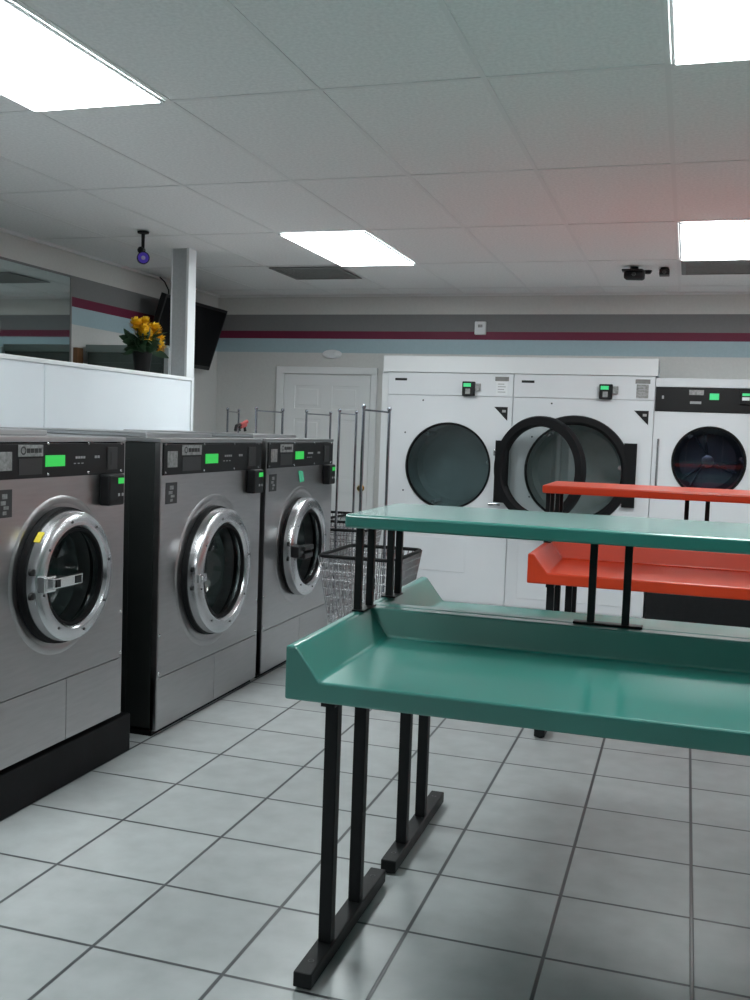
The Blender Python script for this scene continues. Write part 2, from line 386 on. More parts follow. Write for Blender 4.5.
def washer(label, loc, w, h, dz, rdoor, ph=.172, rx=(.925, 1.045), sf=1.03, names=((.19, .385), (.43, .565)), depth=1.09, handle='chrome', note=False, yellow=False, base=True, rz=0, swing=0., lowz=.25, group='stainless front loading washers along the partition'):
    """front face is local x = 0 and looks towards +x"""
    t = thing('washing_machine', label, 'washing machine', loc, rz, group)
    y0, y1 = -w / 2, w / 2; z0 = .03 if base else 0.
    pz0 = h - ph       # bottom of the black control panel
    hole = rdoor * .80
    dc = -.02
    # cabinet: sides, back, top
    b = NB()
    box(b, -depth, -.03, y0, y0 + .012, z0, h - .02); box(b, -depth, -.03, y1 - .012, y1, z0, h - .02)
    box(b, -depth, -depth + .012, y0, y1, z0, h - .02); box(b, -depth, -.03, y0, y1, z0, z0 + .012)
    for yy in (y0 - .002, y1 - .001): # pressed side panels
        box(b, -depth + .05, -.16, yy, yy + .003, z0 + .05, h - .1)
    link('cabinet', b, 'steel_side', t, bevel=.002)
    b = NB(); box(b, -depth, 0.002, y0 - .004, y1 + .004, h - .022, h)
    link('top_panel', b, 'steel_trim', t, bevel=.004)
    b = NB(); box(b, -depth + .1, -.12, y0 + .08, y1 - .38, h, h + .022); link('top_lid', b, 'steel_trim', t, bevel=.005)
    # stainless front with round opening
    b = NB()
    plate_hole(b, y0 + .006, y1 - .006, z0 + lowz, pz0, dc, dz, hole, 0, 'X')
    n0 = len(b.faces)
    box(b, -.012, 0, y0 + .006, dc + .048, z0, z0 + lowz - .004); box(b, -.012, 0, dc + .052, y1 - .006, z0, z0 + lowz - .004)
    # folded edges
    box(b, -.03, -.002, y0, y0 + .018, z0, h - .022); box(b, -.03, -.002, y1 - .018, y1, z0, h - .022)
    box(b, -.03, -.013, y0, y1, z0, z0 + lowz)
    lathe(b, [(hole, 0), (hole, -.06)], (0, dc, dz), 'X', 72)
    # embossed ring round the door
    R = rdoor * 1.17
    lathe(b, [(R + .014, 0.0), (R + .006, .0035), (R - .006, .004), (R - .016, .0005)], (0, dc, dz), 'X', 72)
    link('front_panel', b, 'steel', t, smooth=True)
    b = NB()
    for yy in (y0 + .02, y1 - .02):
        for zz in (z0 + lowz + .2, z0 + lowz + .02): lathe(b, [(0, .004), (.006, .003), (.008, 0)], (0, yy, zz), 'X', 10)
    link_each('screw', b, 'chrome', t, smooth=True)
    if base:
        b = NB(); box(b, -depth + .02, -.03, y0 + .01, y1 - .01, 0, z0 + .005); link('base', b, 'plinth', t)
    # control panel
    b = NB(); box(b, -.02, .004, y0 + .022, y1 - .012, pz0, h - .026); cp = link('control_panel', b, 'black', t, bevel=.003)
    s = w / 1.12; L = lambda v: y0 + v * s; F = .004
    zc = pz0 + .004; hh = (h - .026 - pz0)
    b = NB(); box(b, F, F + .003, L(.055), L(.145), zc + .22 * hh, zc + .74 * hh); q = link('card_plate', b, 'plate', cp, bevel=.001)
    b = NB(); box(b, F, F + .003, L(names[0][0]), L(names[0][1]), zc + .60 * hh, zc + .93 * hh); q = link('name_plate', b, 'plate', cp, bevel=.001)
    b = NB()
    lathe(b, [(.010, 0), (.016, 0)], (F + .0036, L(names[0][0] + .035), zc + .77 * hh), 'X', 16)
    for i, (a, c) in enumerate([(.25, .275), (.28, .305), (.31, .335), (.34, .36)]): box(b, F + .003, F + .0042, L(names[0][0] - .19 + a), L(names[0][0] - .19 + c), zc + .70 * hh, zc + .83 * hh)
    link('lettering', b, 'dark_plate', q)
    b = NB(); box(b, F, F + .002, L(names[0][0] + .005), L(names[0][1] - .005), zc + .08 * hh, zc + .54 * hh); link('instruction_plate', b, 'dark_plate', cp)
    b = NB(); box(b, F, F + .004, L(names[1][0]), L(names[1][1]), zc + .29 * hh, zc + .62 * hh); link('display', b, 'lcd', cp, bevel=.001)
    b = NB()
    for i in range(4): box(b, F, F + .002, L(.645 + i * .022), L(.66 + i * .022), zc + .50 * hh, zc + .57 * hh)
    for i in range(3): box(b, F, F + .002, L(.63 + i * .033), L(.645 + i * .033), zc + .34 * hh, zc + .37 * hh)
    for i in range(2): box(b, F, F + .002, L(.815 + i * .025), L(.832 + i * .025), zc + .50 * hh, zc + .58 * hh)
    link_each('button_mark', b, 'mark', cp)
    b = NB(); box(b, F, F + .006, L(.93), L(1.02), zc + .12 * hh, zc + .84 * hh); box(b, F + .006, F + .008, L(.955), L(.96), zc + .25 * hh, zc + .7 * hh)
    link('coin_slot', b, 'dark_plate', cp, bevel=.002)
    b = NB()
    for yy in (.04, .42, .76, 1.07):
        for zz in (.06, .96): lathe(b, [(0, .003), (.005, .002), (.006, 0)], (F, L(yy), zc + zz * hh), 'X', 10)
    link_each('panel_screw', b, 'chrome_soft', cp)
    # decal below the panel
    b = NB(); box(b, 0, .002, L(.05), L(.155), pz0 - .135, pz0 - .035); d = link('decal', b, 'dark_plate', t)
    b = NB()
    for (a, c, e, g) in ((.085, .12, .05, .068), (.075, .11, .075, .09), (.095, .13, .094, .106), (.09, .115, .112, .125)): box(b, .002, .003, L(a), L(c), pz0 - g, pz0 - e)
    link('decal_print', b, 'plate', d)
    # card reader box
    b = NB(); box(b, 0, .05, L(rx[0]), L(rx[1]), pz0 - .128, pz0 + .002); rd = link('card_reader', b, 'reader', t, bevel=.008)
    b = NB(); box(b, .05, .052, L(rx[1] - .065), L(rx[1] - .012), pz0 - .038, pz0 - .014); link('reader_light', b, 'lcd', rd)
    b = NB(); box(b, .05, .052, L(rx[1] - .065), L(rx[1] - .05), pz0 - .09, pz0 - .078); box(b, .05, .052, L(rx[1] - .03), L(rx[1] - .015), pz0 - .09, pz0 - .078); link_each('reader_button', b, 'mark', rd)
    # drum
    b = NB(); lathe(b, [(hole - .012, -.05), (hole - .01, -.5), (hole - .05, -.53), (0, -.53)], (0, dc, dz), 'X', 48)
    dr = link('drum', b, 'drum', t, smooth=True)
    b = NB()
    for k in range(3):
        a = .5 + k * 2 * PI / 3; r0, r1 = hole - .02, hole - .10
        p = [Vector((0, dc + r0 * math.cos(a + s_), dz + r0 * math.sin(a + s_))) for s_ in (-.16, .16)] + [Vector((0, dc + r1 * math.cos(a), dz + r1 * math.sin(a)))]
        f = [b.verts.new(v + Vector((-.08, 0, 0))) for v in p]; g = [b.verts.new(v + Vector((-.5, 0, 0))) for v in p]
        b.faces.new(f); b.faces.new(g[::-1])
        for i in range(3): j = (i + 1) % 3; b.faces.new((f[i], g[i], g[j], f[j]))
    link_each('lifter', b, 'chrome_soft', dr)
    # door: black seal, chrome ring, glass bowl
    r = rdoor
    b = NB(); lathe(b, [(r * .80, 0), (r * .80, .01), (r * .93, .03), (r * (sf - .01), .028), (r * sf, .012), (r * sf, .001)], (0, dc, dz), 'X', 64)
    link('door_seal', b, 'black_matte', t, smooth=True)
    D = bpy.data.objects.new('door', None); COL.objects.link(D); D.parent = t
    D.location = (.025, dc - r * 1.0, dz); D.rotation_euler = (0, 0, -swing); D.empty_display_size = .05
    o = (0, r * 1.0, 0)
    b = NB()
    lathe(b, [(r * .72, .012), (r * .745, .045), (r * .79, .058), (r * .93, .056), (r * .985, .045), (r, .025), (r, 0), (r * .90, -.002), (r * .74, 0)], o, 'X', 72, closed=True)
    rg = link('door_ring', b, 'chrome_soft', D, smooth=True)
    b = NB(); lathe(b, [(r * .735, .035), (r * .735, .047), (r * .70, .047), (r * .69, .03)], o, 'X', 64, closed=True)
    link('inner_gasket', b, 'black_matte', D, smooth=True)
    b = NB(); lathe(b, [(r * .71, .03), (r * .70, .01), (r * .66, -.06), (r * .58, -.11), (0, -.125)], o, 'X', 48)
    link('door_glass', b, 'glass', D, smooth=True)
    b = NB()
    for k in range(8):
        a = k * PI / 4 + .2; lathe(b, [(0, .061), (.005, .060), (.006, .056)], (0, o[1] + r * .86 * math.cos(a), r * .86 * math.sin(a)), 'X', 8)
    link_each('ring_screw', b, 'dark_plate', D)
    b = NB(); hm = 'chrome'
    if handle == 'bar':
        box(b, .05, .085, o[1] - r * .97, o[1] - r * .70, -.03, .03); box(b, .07, .10, o[1] - r * .85, o[1] - r * .12, -.018, .022)
        hd = link('door_handle', b, 'chrome', D, bevel=.005)
        b = NB(); box(b, .1, .103, o[1] - r * .32, o[1] - r * .18, -.012, .016); box(b, .1, .103, o[1] - r * .80, o[1] - r * .70, -.012, .016); link_each('handle_cap', b, 'black', hd)
    elif handle == 'black':
        box(b, .05, .10, o[1] - r * 1.02, o[1] - r * .72, -.035, .035); box(b, .06, .115, o[1] - r * .80, o[1] - r * .30, .0, .03)
        box(b, .06, .115, o[1] - r * .80, o[1] - r * .34, -.05, -.015)
        link('door_handle', b, 'black', D, bevel=.008)
    else:
        box(b, .048, .066, o[1] - r * .96, o[1] - r * .72, -.02, .02); box(b, .064, .072, o[1] - r * .9, o[1] - r * .78, -.01, .01)
        link('door_handle', b, 'chrome', D, bevel=.004)
    if yellow:
        b = NB(); a = 2.42
        for i in range(5):
            t0, t1 = a - .09 + i * .036, a - .09 + (i + 1) * .036
            vs = [b.verts.new((x, o[1] + (r + .002) * math.cos(tt), (r + .002) * math.sin(tt))) for (x, tt) in ((.0, t0), (.03, t0), (.03, t1), (.0, t1))]
            b.faces.new(vs)
        sy = link('yellow_sticker', b, 'yellow', D); sy['label'] = 'small yellow sticker on the door ring'
    if note:
        b = NB(); vs = [b.verts.new((.003 + dx, L(yy), pz0 + zz)) for dx, yy, zz in ((0, .49, -.025), (0, .565, -.03), (.006, .58, -.095), (.004, .51, -.10))]
        b.faces.new(vs); q = link('green_note', b, 'note', t); q['label'] = 'small green note stuck below the panel'
        q.modifiers.new('s', 'SOLIDIFY').thickness = .0006
    # hinge
    b = NB()
    for zz in (-.045, .045): lathe(b, [(0, .012), (.012, .011), (.014, 0)], (.052, dc - r * 1.0 + .0, dz + zz), 'X', 12)
    link_each('hinge_bolt', b, 'black', t)
    return t

washer('nearest stainless washer raised on a black plinth, at the left edge', (-2.30, 3.30, .20), .87, 1.205, .668, .253, ph=.155, rx=(.865, 1.015), sf=1.05, names=((.19, .375), (.395, .55)), handle='bar', yellow=True, base=False)
washer('middle stainless washer with dark side exposed, standing on the floor', (-2.30, 4.60, 0), 1.13, 1.40, .725, .322)
washer('farthest stainless washer with green note, beside the laundry carts', (-2.30, 5.79, 0), 1.12, 1.40, .728, .308, sf=.99, handle='black', note=True)
b = NB(); box(b, -3.38, -2.315, 1.6, 3.84, 0, .17); box(b, -3.38, -2.36, 1.6, 3.80, .17, .20)
tag(link('plinth', b, 'plinth', bevel=.006), 'long low black plinth under the nearest washer', 'plinth')

# red tool left on top of the far washer
t = thing('clamp', 'small red and black clamp lying on top of the farthest washer', 'tool', (-2.80, 5.93, 1.422))
b = NB(); tube(b, [(0, -.07, .012), (.0, -.055, .045), (0, -.02, .055), (0, .01, .05)], .011, 8); link('jaw', b, 'black', t, smooth=True)
b = NB(); tube(b, [(0, .0, .05), (.0, .05, .06), (0, .1, .075)], .014, 8); tube(b, [(0, .0, .035), (.0, .05, .045), (0, .085, .05)], .012, 8); link('handle', b, 'red', t, smooth=True)
b = NB(); tube(b, [(0, .07, .04), (0, .08, .012)], .01, 8); tube(b, [(0, -.01, .045), (0, .0, .012)], .006, 8); link_each('foot', b, 'black', t, smooth=True)

# ------------------------------------------------------------------ dryers
DY = 8.25
def dryer(label, xc, w, top, ocx, ocz, r, kind, group='white front loading dryers in the back wall'):
    t = thing('dryer', label, 'dryer', (xc, DY, 0), 0, group)
    x0, x1 = -w / 2, w / 2; cx = ocx - xc; dep = .42; zb = .27 if kind == 'panel' else .02
    seam = top - .19 if kind != 'panel' else 1.70
    b = NB()
    box(b, x0, x0 + .01, .0, dep, zb, top); box(b, x1 - .01, x1, .0, dep, zb, top); box(b, x0, x1, 0, dep, top - .01, top); box(b, x0, x1, dep - .01, dep, zb, top)
    box(b, x0, x1, 0, dep, zb, zb + .01)
    link('cabinet', b, 'enamel', t, bevel=.003)
    b = NB(); plate_hole(b, x0 + .003, x1 - .003, .60, seam - .003, cx, ocz, r, -.004, 'Y')
    lathe(b, [(r, -.004), (r - .004, .04)], (cx, 0, ocz), 'Y', 72)
    link('front_panel', b, 'enamel', t, smooth=True)
    b = NB(); box(b, x0 + .003, x1 - .003, -.004, .0, zb + .01, .597)
    if kind != 'panel':
        box(b, x0 + .10, x0 + .74, -.008, -.004, .28, .57) if kind == 'plain' else box(b, x0 + .1, x1 - .1, -.008, -.004, .10, .57)
    link('lower_panel', b, 'enamel', t, bevel=.002)
    b = NB(); box(b, x0 + .003, x1 - .003, -.006, .0, seam, top - .004 if kind != 'panel' else 1.893)
    up = link('control_panel', b, 'black' if kind == 'panel' else 'enamel', t, bevel=.003)
    if kind == 'panel':
        b = NB(); box(b, x0 + .003, x1 - .003, -.003, 0, 1.897, top - .002); link('top_panel', b, 'enamel', t)
    # drum
    b = NB(); lathe(b, [(r - .012, .03), (r - .008, .33), (r - .05, .37), (0, .375)], (cx, 0, ocz), 'Y', 48); dm = link('drum', b, 'dark_drum' if kind == 'panel' else 'drum', t, smooth=True)
    b = NB()
    for k in range(3):
        a = PI / 2 + .15 + k * 2 * PI / 3
        if kind == 'panel':
            tube(b, [(cx, .355, ocz), (cx + (r - .03) * math.cos(a), .35, ocz + (r - .03) * math.sin(a))], .014, 6)
            tube(b, [(cx + (r - .03) * math.cos(a + .35), .34, ocz + (r - .03) * math.sin(a + .35)), (cx + .04 * math.cos(a), .35, ocz + .04 * math.sin(a))], .007, 6)
        tube(b, [(cx + (r - .02) * math.cos(a + .5), .05, ocz + (r - .02) * math.sin(a + .5)), (cx + (r - .02) * math.cos(a + .5), .34, ocz + (r - .02) * math.sin(a + .5))], .02, 8)
    if kind == 'panel': lathe(b, [(.055, .37), (.05, .33), (0, .325)], (cx, 0, ocz), 'Y', 20)
    link('vane', b, 'chrome_soft', dm, smooth=True)
    # black gasket line
    b = NB(); lathe(b, [(r + .008, -.006), (r + .006, -.014), (r - .008, -.014), (r - .012, .01)], (cx, 0, ocz), 'Y', 72); link('gasket', b, 'black_matte', t, smooth=True)
    f = -.006
    def X(px): return px - xc
    if kind == 'panel':
        b = NB(); lathe(b, [(r - .008, .002), (r * .8, -.001), (0, -.002)], (cx, 0, ocz), 'Y', 48); link('door_glass', b, 'glass_dark', t, smooth=True)
        b = NB(); box(b, X(-.01) , X(.16) - .06, f - .003, f, 1.835, 1.875); q = link('name_plate', b, 'plate', up)
        b = NB(); box(b, X(.0), X(.085), f - .0015, f, 1.765, 1.785); box(b, X(-.215), X(-.20), f - .003, f, 1.80, 1.825); link('panel_marks', b, 'mark', up)
        b = NB(); box(b, X(.145), X(.215), f - .003, f, 1.80, 1.85); link('display', b, 'lcd2', up)
        b = NB(); box(b, X(.37), X(.45), f - .025, f, 1.77, 1.87); rd = link('card_reader', b, 'reader', up, bevel=.004)
        b = NB(); box(b, X(.385), X(.44), f - .028, f - .025, 1.835, 1.855); link('reader_light', b, 'lcd2', rd)
        b = NB(); box(b, X(.385), X(.44), f - .028, f - .025, 1.80, 1.825); link('reader_label', b, 'white_paint', rd)
        b = NB(); box(b, x0 + .01, x1 - .01, -.004, .02, .0, .268); box(b, x0 + .01, x1 - .01, .02, dep, .0, .02); link('base', b, 'black_metal', t)
        b = NB(); tube(b, [(X(-.225), -.012, 1.0), (X(-.225), -.012, 1.48)], .01, 8); link('edge_handle', b, 'chrome_soft', t, smooth=True)
    else:
        e = xc - w / 2
        b = NB(); box(b, X(e + .065), X(e + .17), f - .004, f, 1.905, 1.925); link('name_badge', b, 'black', up)
        b = NB(); rx = e + (.665 if kind == 'plain' else .70); box(b, X(rx), X(rx + .105), f - .045, f, 1.785, 1.905); rd = link('card_reader', b, 'reader', up, bevel=.006)
        b = NB(); box(b, X(rx + .012), X(rx + .075), f - .048, f - .045, 1.86, 1.89); link('reader_light', b, 'lcd2', rd)
        b = NB(); box(b, X(rx + .03), X(rx + .07), f - .047, f - .045, 1.80, 1.845); link('reader_label', b, 'plate', rd)
        b = NB(); box(b, X(rx + .105), X(rx + .15), f - .03, f, 1.83, 1.89); link('reader_bracket', b, 'plate', rd, bevel=.004)
        b = NB(); ix = e + w - .155; box(b, X(ix), X(ix + .115), f - .003, f, 1.915, 1.95); link('sticker_header', b, 'vent', up)
        b = NB(); box(b, X(ix + .01), X(ix + .105), f - .002, f, 1.80, 1.91); st = link('price_sticker', b, 'white_paint' if kind == 'plain' else 'plate', up)
        b = NB()
        for i in range(4): box(b, X(ix + .025), X(ix + .09 - .012 * (i % 2)), f - .003, f - .002, 1.82 + i * .022, 1.827 + i * .022)
        link('sticker_lines', b, 'mark', st)
        # triangular black decal
        b = NB(); ty = f; pts = [(ix - .0, 1.70), (ix + .115, 1.70), (ix + .115, 1.585)]
        v0 = [b.verts.new((X(px), -.008, pz)) for px, pz in pts]; v1 = [b.verts.new((X(px), -.004, pz)) for px, pz in pts]
        b.faces.new(v0); b.faces.new(v1[::-1])
        for i in range(3): j = (i + 1) % 3; b.faces.new((v0[i], v1[i], v1[j], v0[j]))
        dc = link('corner_decal', b, 'black', t)
        b = NB(); box(b, X(ix + .07), X(ix + .10), -.0095, -.008, 1.655, 1.675); link('decal_print', b, 'mark', dc)
        b = NB()
        for (px, pz) in ((e + .32, 1.74), (e + .17, 1.46), (e + .17, .96), (e + .56, .48)): lathe(b, [(0, -.008), (.007, -.007), (.008, -.004)], (X(px), 0, pz), 'Y', 8)
        link_each('screw', b, 'dark_plate', t)
    if kind == 'plain':
        b = NB(); lathe(b, [(r - .008, .004), (0, -.004)], (cx, 0, ocz), 'Y', 48); link('door_glass', b, 'glass_green', t, smooth=True)
        b = NB(); box(b, X(e + w - .14), X(e + w - .10), -.03, -.004, 1.29, 1.34); box(b, X(e + w - .17), X(e + w - .07), -.02, -.004, .87, .89); link('latch', b, 'chrome_soft', t, bevel=.004)
    if kind == 'open':
        # black surround with a square tab on the right
        b = NB(); R = r + .068
        prof = [(R, -.004), (R - .006, -.03), (r + .012, -.034), (r - .004, -.02), (r - .004, .0)]; prev = None
        for k in range(49):
            th = math.radians(-105 + 220 * k / 48)
            ring = [b.verts.new((cx + q * math.cos(th), yy, ocz + q * math.sin(th))) for q, yy in prof]
            if prev:
                for i in range(5): j = (i + 1) % 5; b.faces.new((prev[i], prev[j], ring[j], ring[i]))
            else: b.faces.new(ring)
            prev = ring
        b.faces.new(prev[::-1])
        box(b, cx + r * .92 + .035, X(-.385), -.032, -.004, ocz - .27, ocz + .25)
        link('door_surround', b, 'black_matte', t, smooth=True)
        # the open door, hinged on the left
        hx, ang = -1.44, math.radians(27); rd_ = .435
        D = bpy.data.objects.new('door', None); COL.objects.link(D); D.parent = t; D.location = (X(hx), -.10, ocz + .01); D.rotation_euler = (0, 0, -ang); D.empty_display_size = .05
        o = (rd_ - .09, 0, 0)
        b = NB(); lathe(b, [(rd_, -.015), (rd_ - .01, -.035), (rd_ - .07, -.035), (rd_ - .085, -.01), (rd_ - .085, .03), (rd_ - .03, .035), (rd_, .02)], o, 'Y', 72, closed=True)
        box(b, -.085, .03, -.02, .02, -.29, .225)
        link('door_ring', b, 'black_matte', D, smooth=True)
        b = NB(); lathe(b, [(rd_ - .085, 0), (0, 0)], o, 'Y', 48); link('door_glass', b, 'glass', D)
        b = NB(); tube(b, [(-.05, .03, -.2), (-.05, .03, .2)], .012, 8); link('hinge_pin', b, 'black', D, smooth=True)
    return t
dryer('white dryer with closed round glass door, nearest the white door', -1.9545, 1.092, 1.975, -1.945, 1.185, .365, 'plain')
dryer('middle white dryer with its black ringed round door hanging open', -.838, 1.135, 1.975, -.885, 1.185, .395, 'open')
dryer('right-hand white dryer with a black control panel across its top', .3055, 1.146, 1.965, .165, 1.31, .275, 'panel')

# ------------------------------------------------------------------ folding tables
def fold_tray(bm, x0, x1, ya, yb):
    """tray with a low lip at ya and a tall flange along yb and both ends"""
    s = 1 if yb > ya else -1
    zl, zh, zb = .803, .893, .746
    xs = [(x0, 1), (x0 + .028, 1), (x0 + .098, 0), (x1 - .098, 0), (x1 - .028, 1), (x1, 1)]
    ys = [(ya, 0), (yb - s * .076, 0), (yb - s * .055, 1), (yb, 1)]
    top = [[bm.verts.new((x, y, zh if (hx or hy) else zl)) for x, hx in xs] for y, hy in ys]
    bot = [[bm.verts.new((x, y, zb)) for x, hx in xs] for y, hy in ys]
    for j in range(3):
        for i in range(5):
            q = (top[j][i], top[j][i + 1], top[j + 1][i + 1], top[j + 1][i])
            h = [abs(v.co.z - zh) < 1e-6 for v in q]
            if sum(h) == 3:
                k = h.index(False); bm.faces.new((q[k], q[(k + 1) % 4], q[(k + 2) % 4])); bm.faces.new((q[k], q[(k + 2) % 4], q[(k + 3) % 4]))
            else: bm.faces.new(q)
            bm.faces.new((bot[j][i], bot[j + 1][i], bot[j + 1][i + 1], bot[j][i + 1]))
    for i in range(5):
        bm.faces.new((bot[0][i], bot[0][i + 1], top[0][i + 1], top[0][i])); bm.faces.new((bot[3][i + 1], bot[3][i], top[3][i], top[3][i + 1]))
    for j in range(3):
        bm.faces.new((bot[j + 1][0], bot[j][0], top[j][0], top[j + 1][0])); bm.faces.new((bot[j][5], bot[j + 1][5], top[j + 1][5], top[j][5]))

def folding_table(label, ox, oy, color, L=1.75):
    t = thing('folding_table', label, 'folding table', (ox, oy, 0), 0, 'double-sided laundry folding tables')
    for ya, yb in ((-.70, 0), (.70, .0)):
        b = NB(); fold_tray(b, 0, L, ya, yb - (.001 if ya < 0 else -.001)); link('tray', b, color, t, bevel=.007, seg=3)
    for xb_ in (.092, L - .118):
        for s in (-1, 1):
            fy0 = -.785 if s < 0 else -.05; x = xb_ + (.016 if s < 0 else .030); fy1 = fy0 + (.675 if s < 0 else .69); p0 = fy0 + (.182 if s < 0 else .165)
            b = NB(); box(b, x - .026, x + .026, fy0, fy1 - .005, .008, .050)
            ft = link('foot_bar', b, 'black_metal', t, bevel=.004)
            b = NB()
            for yy in (fy0 + .035, fy1 - .045): lathe(b, [(0, 0), (.020, 0), (.020, .006), (.010, .006), (.010, .012)], (x, yy, 0), 'Z', 14)
            link_each('levelling_foot', b, 'black_matte', ft)
            b = NB()
            for yy in (fy0 + .065, fy1 - .065): lathe(b, [(.006, .0505), (.009, .051), (.009, .0502)], (x, yy, 0), 'Z', 10)
            link_each('bolt_hole', b, 'dark_plate', ft)
            for yy in (p0, p0 + .255):
                b = NB(); box(b, x - .0185, x + .0185, yy - .0185, yy + .0185, .050, .732); link('leg', b, 'black_metal', t, bevel=.003)
            b = NB(); box(b, x - .02, x + .02, p0 - .05, p0 + .31, .724, .746); link('leg_bracket', b, 'black_metal', t)
    # upper shelf
    b = NB(); box(b, -.010, L + .005, -.225, .345, 1.167, 1.210); link('shelf', b, color, t, bevel=.008, seg=3)
    def post(x, y):
        b = NB(); box(b, x - .0115, x + .0115, y - .0105, y + .0105, .893, 1.168); link('shelf_post', b, 'black_metal', t, bevel=.002)
    for x in (.014, L - .014):
        for y, dx in ((-.135, -.001), (-.045, .010), (.170, .013), (.232, .026)): post(x + dx * (1 if x < 1 else -1), y)
        b = NB(); box(b, x - .014, x + .026, -.155, -.025, .893, .899); box(b, x - .010, x + .040, .15, .25, .893, .899); link_each('post_foot', b, 'black_metal', t)
    for x in (L / 2 - .14, L / 2 - .14 + .105): post(x, .0)
    b = NB(); xm = L / 2 - .14 + .052; box(b, xm - .105, xm + .105, -.02, .02, .8935, .901); link('post_foot', b, 'black_metal', t, bevel=.002)
    return t
folding_table('teal green double-sided folding table with raised rims, nearest the camera', -.993, 3.12, 'teal')
folding_table('orange double-sided folding table standing behind the green one', -.72, 5.55, 'orange')

# ------------------------------------------------------------------ laundry carts
def cart(label, x, y, rz, full=True):
    t = thing('laundry_cart', label, 'laundry cart', (x, y, 0), rz, 'chrome wire laundry carts behind the washers')
    W, Lh = .225, .30; zt, zb = .75, .36; bw, bl = .17, .24
    b = NB()
    for i in range(17):
        f = i / 16; xx = -W + 2 * W * f; xb = -bw + 2 * bw * f
        for s in (-1, 1): tube(b, [(xx, s * Lh, zt), (xb, s * bl, zb)], .0034, 5)
        tube(b, [(xb, -bl, zb), (xb, bl, zb)], .0034, 5)
    for i in range(1, 22):
        f = i / 22; yy = -Lh + 2 * Lh * f; yb = -bl + 2 * bl * f
        for s in (-1, 1): tube(b, [(s * W, yy, zt), (s * bw, yb, zb)], .0034, 5)
        tube(b, [(-bw, yb, zb), (bw, yb, zb)], .0034, 5)
    for f in (.0, .13, .26, .39, .52, .65, .78, .9):
        w = bw + (W - bw) * f; l = bl + (Lh - bl) * f; z = zb + (zt - zb) * f
        tube(b, [(-w, -l, z), (w, -l, z), (w, l, z), (-w, l, z)], .0048, 6, closed=True)
    link('wire_basket', b, 'chrome_soft', t, smooth=True)
    b = NB(); c = .05; pts = []
    for sx, sy in ((1, -1), (1, 1), (-1, 1), (-1, -1)):
        for k in range(4):
            a = math.atan2(sy, sx) - PI / 4 + k * PI / 6
            pts.append((sx * (W - c) + c * math.cos(a), sy * (Lh - c) + c * math.sin(a), zt))
    tube(b, pts, .011, 8, closed=True); link('bumper_rail', b, 'black_matte', t, smooth=True)
    b = NB(); tube(b, [(-.19, -.26, .13), (.19, -.26, .13), (.19, .26, .13), (-.19, .26, .13)], .012, 8, closed=True)
    for sx in (-1, 1):
        for sy in (-1, 1): tube(b, [(sx * .18, sy * .25, .13), (sx * .155, sy * .22, .36)], .01, 8)
    link('base_frame', b, 'chrome_soft', t, smooth=True)
    b = NB(); H2 = 1.602
    for s in (-1, 1): tube(b, [(0, s * .25, .13), (0, s * .25, H2)], .009, 10)
    tube(b, [(0, -.25, H2 - .02), (0, .25, H2 - .02)], .006, 8)
    for s in (-1, 1): lathe(b, [(0, .014), (.011, .010), (.014, 0), (.011, -.012), (0, -.014)], (0, s * .25, H2), 'Z', 12)
    link('hanging_rack', b, 'rack', t, smooth=True)
    for sx in (-1, 1):
        for sy in (-1, 1):
            b = NB(); lathe(b, [(0, -.014), (.036, -.014), (.042, -.008), (.042, .008), (.036, .014), (0, .014)], (sx * .18, sy * .25, .042), 'X', 20)
            ca = link('caster', b, 'black_matte', t, smooth=True)
            b = NB(); box(b, sx * .18 - .02, sx * .18 - .016, sy * .25 - .015, sy * .25 + .015, .04, .105); box(b, sx * .18 + .016, sx * .18 + .02, sy * .25 - .015, sy * .25 + .015, .04, .105)
            box(b, sx * .18 - .02, sx * .18 + .02, sy * .25 - .015, sy * .25 + .015, .10, .12); link('caster_fork', b, 'chrome_soft', ca)
    return t
cart('chrome wire laundry cart nearest the green table, its rack tallest at the right', -1.738, 5.53, 0)
cart('chrome wire laundry cart just beyond the farthest washer, second rack from the right', -2.40, 6.93, .08)
cart('chrome laundry cart whose hanging rack stands before the left half of the door', -2.935, 7.73, -.05)
cart('chrome laundry cart whose hanging rack shows at the left edge of the door frame', -3.05, 6.98, 0)
cart('chrome laundry cart at the far left corner, only one rack post clear of the partition', -3.74, 7.78, .26)

# ------------------------------------------------------------------ left wall: mirror, cabinet, TV
t = thing('wall_mirror', 'large plain mirror on the left wall reflecting the stripes', 'mirror', (XL, 3.2, 0))
b = NB(); box(b, .004, .012, -1.6, 3.08, 1.1, 2.50); link('mirror_glass', b, 'mirror', t)
b = NB(); box(b, 0, .014, 3.08, 3.10, 1.1, 2.50); box(b, 0, .004, -1.6, 3.08, 1.1, 2.50); link('mirror_edge', b, 'vent', t)
t = thing('cabinet', 'dark grey-green cabinet with pale top rail behind the partition', 'cabinet', (-3.98, 6.62, 0))
b = NB(); box(b, -.33, .33, -.17, .17, 0, 1.975)
for z in (.65, 1.3): box(b, -.30, .30, -.175, -.17, z, z + .6)
link('body', b, 'cabinet', t, bevel=.004)
b = NB(); box(b, -.34, .34, -.18, .18, 1.975, 2.03); link('top', b, 'cabinet_top', t, bevel=.004)
b = NB(); box(b, .33, .37, -.2, -.165, 0, 2.01); link('corner_post', b, 'white_paint', t, bevel=.003)
b = NB(); box(b, XL, XL + .035, 6.34, 6.42, 1.2, 2.0); tag(link('wooden_batten', b, 'wood', bevel=.003), 'short brown wooden batten on the left wall beside the mirror', 'batten')

